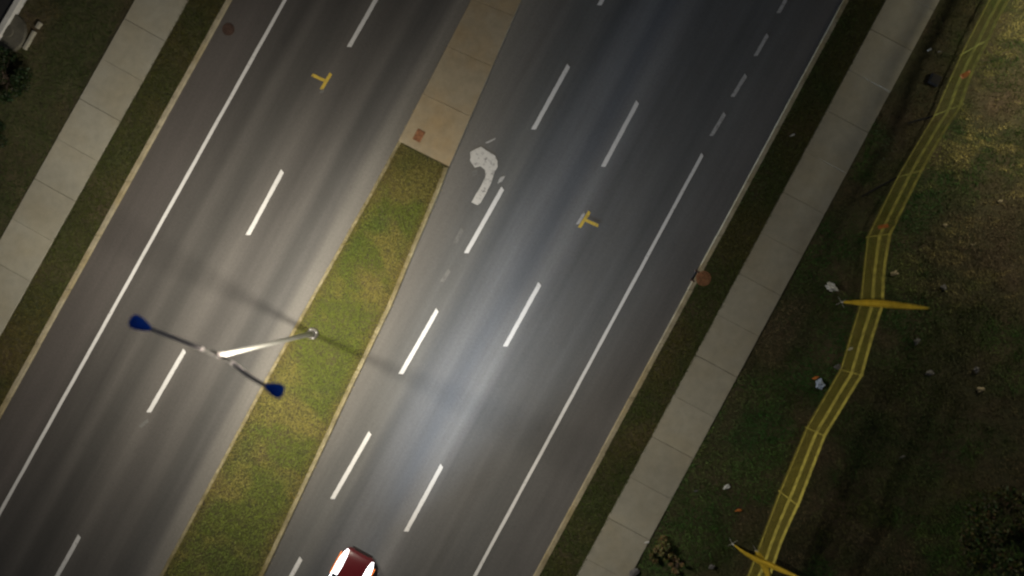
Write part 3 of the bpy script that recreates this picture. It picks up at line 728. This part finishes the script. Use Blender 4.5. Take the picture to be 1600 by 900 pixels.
# ------------------------------------------------------------------ car
def car():
    u = Vec((.477, .879, 0)).normalized()
    front = W(565, 866, .6); front.z = 0
    Lc = 4.45; org = front - u * (Lc / 2)
    t = empty('car', org, math.atan2(u.y, u.x) - math.pi / 2)
    tag(t, 'dark red car with bright headlights driving up the right carriageway', 'car')
    hw = .89
    # stations: y, halfwidth, bottom, shoulder z, crown z
    st = [(2.225, .50, .34, .52, .56), (2.19, .66, .27, .60, .64), (2.08, .79, .22, .66, .72), (1.85, .86, .20, .71, .80), (1.5, .885, .20, .77, .88), (1.1, .89, .20, .82, .95),
          (.75, .89, .20, .86, .99), (.2, .89, .20, .90, .99), (-.6, .89, .20, .91, .99), (-1.3, .885, .20, .92, .99), (-1.75, .87, .22, .92, 1.0), (-2.05, .82, .26, .88, .96), (-2.2, .70, .32, .78, .84), (-2.225, .55, .38, .62, .66)]
    bm = bmesh.new(); rings = []
    for y_, w, b, s, c in st:
        half = [(0, b), (w * .80, b), (w * .96, b + .10), (w, (b + s) / 2), (w * .985, s - .10), (w * .93, s), (w * .72, s + (c - s) * .62), (w * .40, c - .006), (0, c)]
        pts = half + [(-x_, z_) for x_, z_ in half[-2:0:-1]]
        rings.append([bm.verts.new((x_, y_, z_)) for x_, z_ in pts])
    n = len(rings[0])
    for r0, r1 in zip(rings, rings[1:]):
        for k in range(n): bm.faces.new((r0[k], r0[(k + 1) % n], r1[(k + 1) % n], r1[k]))
    bm.faces.new(rings[0]); bm.faces.new(rings[-1][::-1])
    body = bm_obj('body', bm, M['red'], t, True)
    # greenhouse
    gs = [(.95, .70, .955, .97), (.45, .70, .96, 1.28), (.05, .69, .96, 1.42), (-.7, .68, .96, 1.45), (-1.2, .66, .96, 1.40), (-1.75, .64, .97, 1.02)]
    bm = bmesh.new(); rings = []
    for y_, w, b, c in gs:
        wt = w - .16 * (c - b) / .45
        rings.append([bm.verts.new(p) for p in ((-w - .1, y_, b - .04), (-wt - .01, y_, c - .03), (-wt * .6, y_, c), (wt * .6, y_, c), (wt + .01, y_, c - .03), (w + .1, y_, b - .04))])
    for r0, r1 in zip(rings, rings[1:]):
        for k in range(5): bm.faces.new((r0[k], r0[k + 1], r1[k + 1], r1[k]))
    bm.faces.new(rings[0]); bm.faces.new(rings[-1][::-1]); bm_obj('windows', bm, M['glass'], t, True)
    bm = bmesh.new(); rings = []
    for y_, w, c in ((.12, .46, 1.405), (-.1, .50, 1.45), (-.7, .51, 1.475), (-1.15, .50, 1.43), (-1.25, .46, 1.39)):
        rings.append([bm.verts.new(p) for p in ((-w - .06, y_, c - .05), (-w * .7, y_, c), (0, y_, c + .015), (w * .7, y_, c), (w + .06, y_, c - .05))])
    for r0, r1 in zip(rings, rings[1:]):
        for k in range(4): bm.faces.new((r0[k], r0[k + 1], r1[k + 1], r1[k]))
    bmesh.ops.solidify(bm, geom=bm.faces[:], thickness=.02); bm_obj('roof', bm, M['red'], t, True)
    # bonnet with shut lines: a panel proud of the body
    for s in (-1, 1):
        # headlamp stretched along the wing: the light streak put into its glowing shape
        bm = bmesh.new(); rows = []
        for k in range(9):
            q = k / 8; y_ = 2.16 - 1.5 * q
            wi = .59 + .02 * q - .06 * math.sin(q * 3); wo = .70 + .155 * min(1, q * 3) ** .6
            if k == 0: wi, wo = .62, .70
            ztop = np.interp(y_, [.6, 1.1, 1.5, 1.85, 2.08, 2.19], [.93, .885, .83, .76, .69, .635]) + .015
            rows.append([bm.verts.new((s * (wi + (wo - wi) * j / 4), y_, ztop + .03 - .085 * (j / 4) ** 2.0 )) for j in range(5)])
        for r0, r1 in zip(rows, rows[1:]):
            for j in range(4): bm.faces.new((r0[j], r0[j + 1], r1[j + 1], r1[j]))
        bmesh.ops.solidify(bm, geom=bm.faces[:], thickness=-.05); bm_obj('headlight_streak', bm, M['head'], t, True)
        bm = bmesh.new(); add_box(bm, (s * .90, 1.38, .74), (.045, 1.15, .08)); bevel(bm, .01, 1); bm_obj('side_marker', bm, M['amber'], t)
        bm = bmesh.new(); add_box(bm, (s * .66, -2.17, .78), (.30, .12, .14)); bevel(bm, .03, 2); bm_obj('tail_light', bm, M['tail'], t)
        bm = bmesh.new(); add_box(bm, (s * 1.0, .55, .98), (.20, .12, .14)); bevel(bm, .03, 2); bm_obj('wing_mirror', bm, M['red'], t)
        for y_ in (1.38, -1.38):
            wr = empty('wheel', (s * .80, y_, .32), 0, t)
            bm = bmesh.new(); mtx = Matrix.Rotation(math.pi / 2, 4, 'Y')
            bmesh.ops.create_cone(bm, cap_ends=True, segments=28, radius1=.32, radius2=.32, depth=.21, matrix=mtx); bevel(bm, .02, 2); bm_obj('tyre', bm, M['rubber'], wr)
            bm = bmesh.new(); bmesh.ops.create_cone(bm, cap_ends=True, segments=24, radius1=.20, radius2=.20, depth=.225, matrix=mtx); bm_obj('rim', bm, M['rim'], wr)
        # beam
        l = bpy.data.lights.new('headlight_beam', 'SPOT'); l.energy = P_HEAD; l.color = (.62, .78, 1.0); l.shadow_soft_size = .06
        l.spot_size = math.radians(56); l.spot_blend = 1.0
        l.use_nodes = True; N = l.node_tree.nodes; L = l.node_tree.links       # dipped-beam pattern: strongest just under the horizon
        tc = N.new('ShaderNodeTexCoord'); sp = N.new('ShaderNodeSeparateXYZ'); L.new(tc.outputs['Normal'], sp.inputs[0])
        fz = math_(N, L, 'MAXIMUM', math_(N, L, 'ABSOLUTE', sp.outputs[2], 0), .05)
        dep = math_(N, L, 'ABSOLUTE', math_(N, L, 'DIVIDE', sp.outputs[1], fz), 0); az = math_(N, L, 'DIVIDE', sp.outputs[0], fz)
        fd = math_(N, L, 'DIVIDE', 1.0, math_(N, L, 'ADD', 1.0, math_(N, L, 'POWER', math_(N, L, 'DIVIDE', dep, .066), 4.0)))
        fa = math_(N, L, 'EXPONENT', math_(N, L, 'MULTIPLY', math_(N, L, 'MULTIPLY', az, az), -3.8), 0)
        L.new(math_(N, L, 'MULTIPLY', math_(N, L, 'MULTIPLY', fd, fa), 60.0), N['Emission'].inputs['Strength'])
        o = link(bpy.data.objects.new('headlight_beam', l), t); o.location = (s * .6, 2.32, .66)
        o.rotation_euler = (math.radians(90), 0, math.radians(-2.5))
    bm = bmesh.new(); add_box(bm, (0, 2.215, .46), (.8, .05, .14)); bevel(bm, .015, 1); bm_obj('grille', bm, M['black'], t)
    bm = bmesh.new(); add_box(bm, (0, 2.20, .27), (1.1, .10, .08)); bevel(bm, .02, 1); bm_obj('bumper', bm, M['black'], t)
    for sx in (-1, 1):
        bm = bmesh.new(); tube(bm, [(sx * .1, .93, .985), (sx * .45 + .1, .70, 1.13)], .01, 6); bm_obj('wiper', bm, M['black'], t)
    return t
car()

# ------------------------------------------------------------------ shrubs and small tree
def leafmesh(name, centers, size, cols, parent):
    n = len(centers); V = np.empty((n, 4, 3), np.float32)
    a = rng.normal(size=(n, 3)); a /= np.linalg.norm(a, axis=1)[:, None]; b = rng.normal(size=(n, 3)); b[:, 2] *= .4
    b -= (a * b).sum(1)[:, None] * a; b /= np.linalg.norm(b, axis=1)[:, None]
    s = (size * rng.uniform(.6, 1.3, n))[:, None]
    V[:, 0] = centers - a * s; V[:, 1] = centers - b * s * .45; V[:, 2] = centers + a * s; V[:, 3] = centers + b * s * .45
    me = bpy.data.meshes.new(name); me.vertices.add(4 * n); me.vertices.foreach_set('co', V.ravel())
    me.loops.add(4 * n); me.loops.foreach_set('vertex_index', np.arange(4 * n, dtype=np.int32))
    me.polygons.add(n); me.polygons.foreach_set('loop_start', np.arange(0, 4 * n, 4, dtype=np.int32)); me.update(calc_edges=True)
    at = me.attributes.new('tint', 'FLOAT_COLOR', 'FACE'); c4 = np.ones((n, 4), np.float32); c4[:, :3] = cols; at.data.foreach_set('color', c4.ravel())
    me.materials.append(M['leaf']); o = link(bpy.data.objects.new(name, me), parent); o['kind'] = 'stuff'; return o
def shrub(name, cat, label, px, py, r, h, n, c1, c2, leaf=.06, clumps=26, z0=.05):
    t = empty(name, W(px, py) + Vec((0, 0, z0))); tag(t, label, cat)
    bm = bmesh.new(); cs = []
    rr = random.Random(int(px + py))
    tube(bm, [(0, 0, -.1), (.03, .02, h * .3), (0, .05, h * .55)], [.06 * h / 2, .045 * h / 2, .03 * h / 2], 8)
    for k in range(clumps):
        a = rr.uniform(0, 2 * math.pi); q = math.sqrt(rr.random()) * r; zz = h * (.35 + .6 * rr.random() * (1 - (q / r) ** 2 * .5))
        c = Vec((q * math.cos(a), q * math.sin(a), zz)); cs.append((c, r * rr.uniform(.16, .34)))
        tube(bm, [(0, 0, h * .25), (c.x * .4, c.y * .4, h * .35 + .2 * zz), tuple(c)], [.02, .014, .006], 5)
    bm_obj('stem' if h < 2 else 'trunk', bm, M['bark'], t)
    C = []; K = []
    for i in range(n):
        c, cr = cs[rr.randrange(len(cs))]; g = rng.normal(size=3); g /= np.linalg.norm(g); g *= cr * rng.uniform(.5, 1.05)
        g[2] *= .7; C.append(np.array(c) + g); m = rr.random(); K.append([(c1[j] * (1 - m) + c2[j] * m) * rr.uniform(.6, 1.4) for j in range(3)])
    leafmesh('foliage', np.array(C), leaf, np.array(K), t); return t
shrub('small_tree', 'tree', 'dark bushy tree at the edge of the unlit field in the lower right', 1530, 822, 2.1, 3.2, 9000, (.018, .032, .010), (.055, .055, .018), .09, 44)
shrub('shrub', 'shrub', 'dark green shrub beyond the left pavement, below the concrete pad', 22, 130, 1.25, 1.3, 5000, (.007, .016, .005), (.016, .024, .008), .07, 26)
shrub('shrub', 'shrub', 'low dark shrub at the left frame edge, farther down from the pad', -12, 215, .95, .9, 3000, (.007, .016, .005), (.016, .024, .008), .06, 18)
shrub('weed_clump', 'plant', 'yellowish dry weed clump by the lower end of the right pavement', 1030, 858, .62, .5, 2200, (.06, .07, .02), (.16, .12, .05), .05, 16)
shrub('weed_clump', 'plant', 'small straw-coloured weed right of the yellowish clump by the pavement', 1058, 878, .42, .35, 1000, (.12, .09, .04), (.20, .15, .07), .05, 10)

# ------------------------------------------------------------------ top left corner: unlit car park, kerb, pad, blocks
P = [W(-10, -60), W(68, -60), W(33, 0), W(-4, 62), W(-60, 160), W(-400, 160), W(-400, -400), W(268, -400)]
lot = [W(268, -400), W(33, 0), W(-4, 62), W(-260, 505), W(-1100, 505), W(-1100, -400)]
M['lot'] = plain('fresh_black_asphalt', (.012, .012, .013), .85, 0, .2, 5)
struct(me_obj('car_park', [(p.x, p.y, .30) for p in lot], [tuple(range(6))][0:1], M['lot']))
t = struct(empty('car_park_kerb', (0, 0, 0)))
a = Vec((268, -400)); b = Vec((-260, 505)); L_ = (b - a).length; d = (b - a) / L_; nn = Vec((-d.y, d.x)); nn = nn if nn.x > 0 else -nn
q = 8.0
while q < L_:
    e = min(q + 88, L_); pa, pb = a + d * q, a + d * (e - 1.0); v = []
    for zz in (-.05, .42):
        for p in (pa, pb, pb + nn * 9, pa + nn * 9): w_ = W(p.x, p.y); v.append((w_.x, w_.y, zz))
    bm = bmesh.new(); vs = [bm.verts.new(p) for p in v]; bm.faces.new(vs[:4]); bm.faces.new(vs[4:])
    for i in range(4): bm.faces.new((vs[i], vs[(i + 1) % 4], vs[4 + (i + 1) % 4], vs[4 + i]))
    bmesh.ops.recalc_face_normals(bm, faces=bm.faces); bevel(bm, .02, 1); bm_obj('kerb_section', bm, M['pale'], t)
    q = e
pad = W(18, 52); pd = empty('concrete_pad', pad)
bm = bmesh.new(); bmesh.ops.create_cone(bm, cap_ends=True, segments=22, radius1=.92, radius2=.86, depth=.3, matrix=Matrix.Translation((0, 0, .12)))
for v in bm.verts: v.co.x *= random.uniform(.94, 1.04); v.co.y *= 1.08
o = bm_obj('slab', bm, M['padc'], pd); bm = cylbm((0, 0, .29), .30, .28, .05, 20); bm_obj('lid', bm, M['padc'], pd); tag(pd, 'round mottled grey concrete pad beside the white car park kerb', 'pad')
for (x0, y0, x1, y1, lab) in [(58, 51, 42, 79, 'long pale concrete edging block lying right of the round pad'), (67, 37, 61, 46, 'short pale edging block just above the long one')]:
    c = W((x0 + x1) / 2, (y0 + y1) / 2); Lb = math.hypot(x1 - x0, y1 - y0) / PPM
    bm = bmesh.new(); add_box(bm, (0, 0, .11), (.16, Lb, .26)); bevel(bm, .025, 2)
    o = bm_obj('edging_block', bm, M['walk'], None); o.location = c; o.rotation_euler = (0, 0, -math.atan2(x0 - x1, y1 - y0)); tag(o, lab, 'concrete block')

# ------------------------------------------------------------------ litter and stones
def lump(name, px, py, lx, ly, lz, mat, label, cat, rz=0, z=.12, jag=.28, seed=0):
    rr = random.Random(int(px * 3 + py + seed)); bm = bmesh.new(); bmesh.ops.create_icosphere(bm, subdivisions=3, radius=1)
    ph = [rr.uniform(0, 6) for _ in range(6)]
    for v in bm.verts:
        c = v.co.copy(); k = 1 + jag * (math.sin(3 * c.x + ph[0]) * math.sin(4 * c.y + ph[1]) + .6 * math.sin(7 * c.y + 5 * c.z + ph[2]) + .4 * math.sin(9 * c.x - 6 * c.y + ph[3])) + rr.uniform(-.06, .06)
        sc_ = .72 if name == 'stone' else .9; v.co = Vec((c.x * lx / 2 * k, c.y * ly / 2 * k, c.z * lz / 2 * k)) * sc_
    o = bm_obj(name, bm, mat); o.location = W(px, py) + Vec((0, 0, z)); o.rotation_euler = (0, 0, rz); tag(o, label, cat); return o
lump('plastic_bag', 1297, 449, .62, .42, .28, M['white'], 'crumpled white plastic bag left of the fence, above the tall flag', 'bag', -.6, .16)
lump('plastic_bag', 1279, 599, .44, .52, .24, M['bluelitter'], 'pale blue crumpled bag on the grass left of the fence', 'bag', .3, .15)
lump('wrapper', 1272, 590, .30, .13, .08, M['orange'], 'small orange wrapper touching the pale blue bag', 'litter', .3, .14)
lump('paper_scrap', 1134, 760, .36, .20, .10, M['white'], 'white paper scrap on dark grass by the lower right pavement', 'litter', .5)
lump('paper_scrap', 1530, 608, .42, .26, .12, M['cream'], 'cream paper scrap alone in the dark field at the far right', 'litter', .2)
lump('paper_scrap', 1395, 427, .40, .26, .12, M['cream'], 'yellowish scrap just right of the fence below its bend', 'litter', .3)
lump('paper_scrap', 1327, 545, .30, .13, .08, M['white'], 'thin white scrap against the fence foot below the tall flag', 'litter', .5)
lump('stone', 1307, 573, .42, .34, .20, M['grey'], 'grey stone at the foot of the fence above the pale blue bag', 'stone', .2)
lump('paper_scrap', 1450, 79, .28, .10, .06, M['white'], 'tiny white scrap near the fence close to the top edge', 'litter', .5)
lump('paper_scrap', 1466, 82, .20, .07, .05, M['grey'], 'tiny grey scrap just right of the white one near the top edge', 'litter', .2)
lump('paper_scrap', 1237, 212, .28, .09, .06, M['white'], 'small white scrap on the right verge grass', 'litter', .5)
lump('wrapper', 1153, 796, .34, .13, .06, M['orange'], 'dull orange wrapper in the dark grass left of the lower fence', 'litter', .1)
lump('paper_scrap', 1408, 713, .28, .10, .06, M['grey'], 'thin pale scrap in the darkest part of the field', 'litter', .4)
lump('stone', 1111, 884, .36, .26, .14, M['grey'], 'grey stone near the bottom edge left of the bent flag', 'stone', .4)
lump('paper_scrap', 1010, 846, .26, .08, .06, M['white'], 'narrow white scrap at the edge of the right pavement by the weeds', 'litter', .2)
lump('paper_scrap', 1086, 766, .22, .10, .06, M['grey'], 'small grey scrap left of the white one by the lower pavement', 'litter', .2)
lump('stone', 1472, 449, .34, .34, .16, M['grey'], 'round grey stone right of the tall flag tip', 'stone')
lump('stone', 1430, 533, .46, .34, .18, M['grey'], 'grey stone right of the fence below the tall flag', 'stone', .8)
lump('stone', 1450, 582, .50, .34, .16, M['grey'], 'flat grey stone, lower of two right of the fence', 'stone', .2)
lump('stone', 1523, 577, .40, .36, .18, M['grey'], 'grey stone above the lone cream scrap at the far right', 'stone', 1)
lump('stone', 1518, 382, .42, .20, .12, M['cream'], 'pale stone on the brown patch right of the fence bend', 'stone', .3)
lump('stone', 1560, 315, .34, .20, .12, M['cream'], 'pale stone in the straw near the right frame edge', 'stone', .3)
lump('stone', 1474, 352, .32, .18, .12, M['cream'], 'small pale stone between the fence bend and the brown patch', 'stone', .3)
t = empty('ground_box', W(1458, 126) + Vec((0, 0, .1)), -.45); tag(t, 'small black square utility box left of the fence', 'box')
bm = bmesh.new(); add_box(bm, (0, 0, .0), (.52, .52, .2)); bevel(bm, .03, 2); bm_obj('casing', bm, M['black'], t)
bm = bmesh.new(); add_box(bm, (0, 0, .11), (.44, .44, .03)); bevel(bm, .008, 1); bm_obj('lid', bm, M['black'], t)
lump('rubble_slab', 990, 893, .6, .4, .16, M['grey'], 'bluish grey broken concrete lump at the bottom end of the right pavement', 'rubble', .5, .12, .12)
for pts, lab in (([(1414, 194), (1432, 189), (1455, 183)], 'short dark pipe at the fence foot near the black box, a modelled post shadow'),
                 ([(1344, 308), (1368, 294), (1400, 277)], 'thin dark branch at the fence foot above its bend, a modelled post shadow')):
    bm = bmesh.new(); tube(bm, [W(*p) + Vec((0, 0, .16 + .03 * i)) for i, p in enumerate(pts)], [.03, .045, .035], 8)
    o = bm_obj('pipe' if 'pipe' in lab else 'shadow_stick', bm, M['black']); tag(o, lab, 'pipe' if 'pipe' in lab else 'shadow_stick')  # dark rods put in as the cast shadows of fence posts
# leaves and crumbs on the concrete median edge and gutters
v = []; f = []
for _ in range(260):
    y_ = random.uniform(-50, 880); fn, s_ = random.choice([(ML, -1), (MR, 1)]); x_ = fn(y_) + s_ * abs(random.gauss(0, 1.6)) - s_ * .4
    p = W(x_, y_); k = len(v); a_ = random.uniform(0, 6); r_ = random.uniform(.02, .055)
    for j in range(4): v.append((p.x + r_ * math.cos(a_ + j * 1.57) * (1 if j % 2 else .5), p.y + r_ * math.sin(a_ + j * 1.57) * (1 if j % 2 else .5), .008 + .012 * random.random()))
    f.append((k, k + 1, k + 2, k + 3))
o = me_obj('gutter_leaves', v, f, M['cream']); stuff(o, 'dry leaf crumbs in the gutters along the median kerbs', 'leaves')
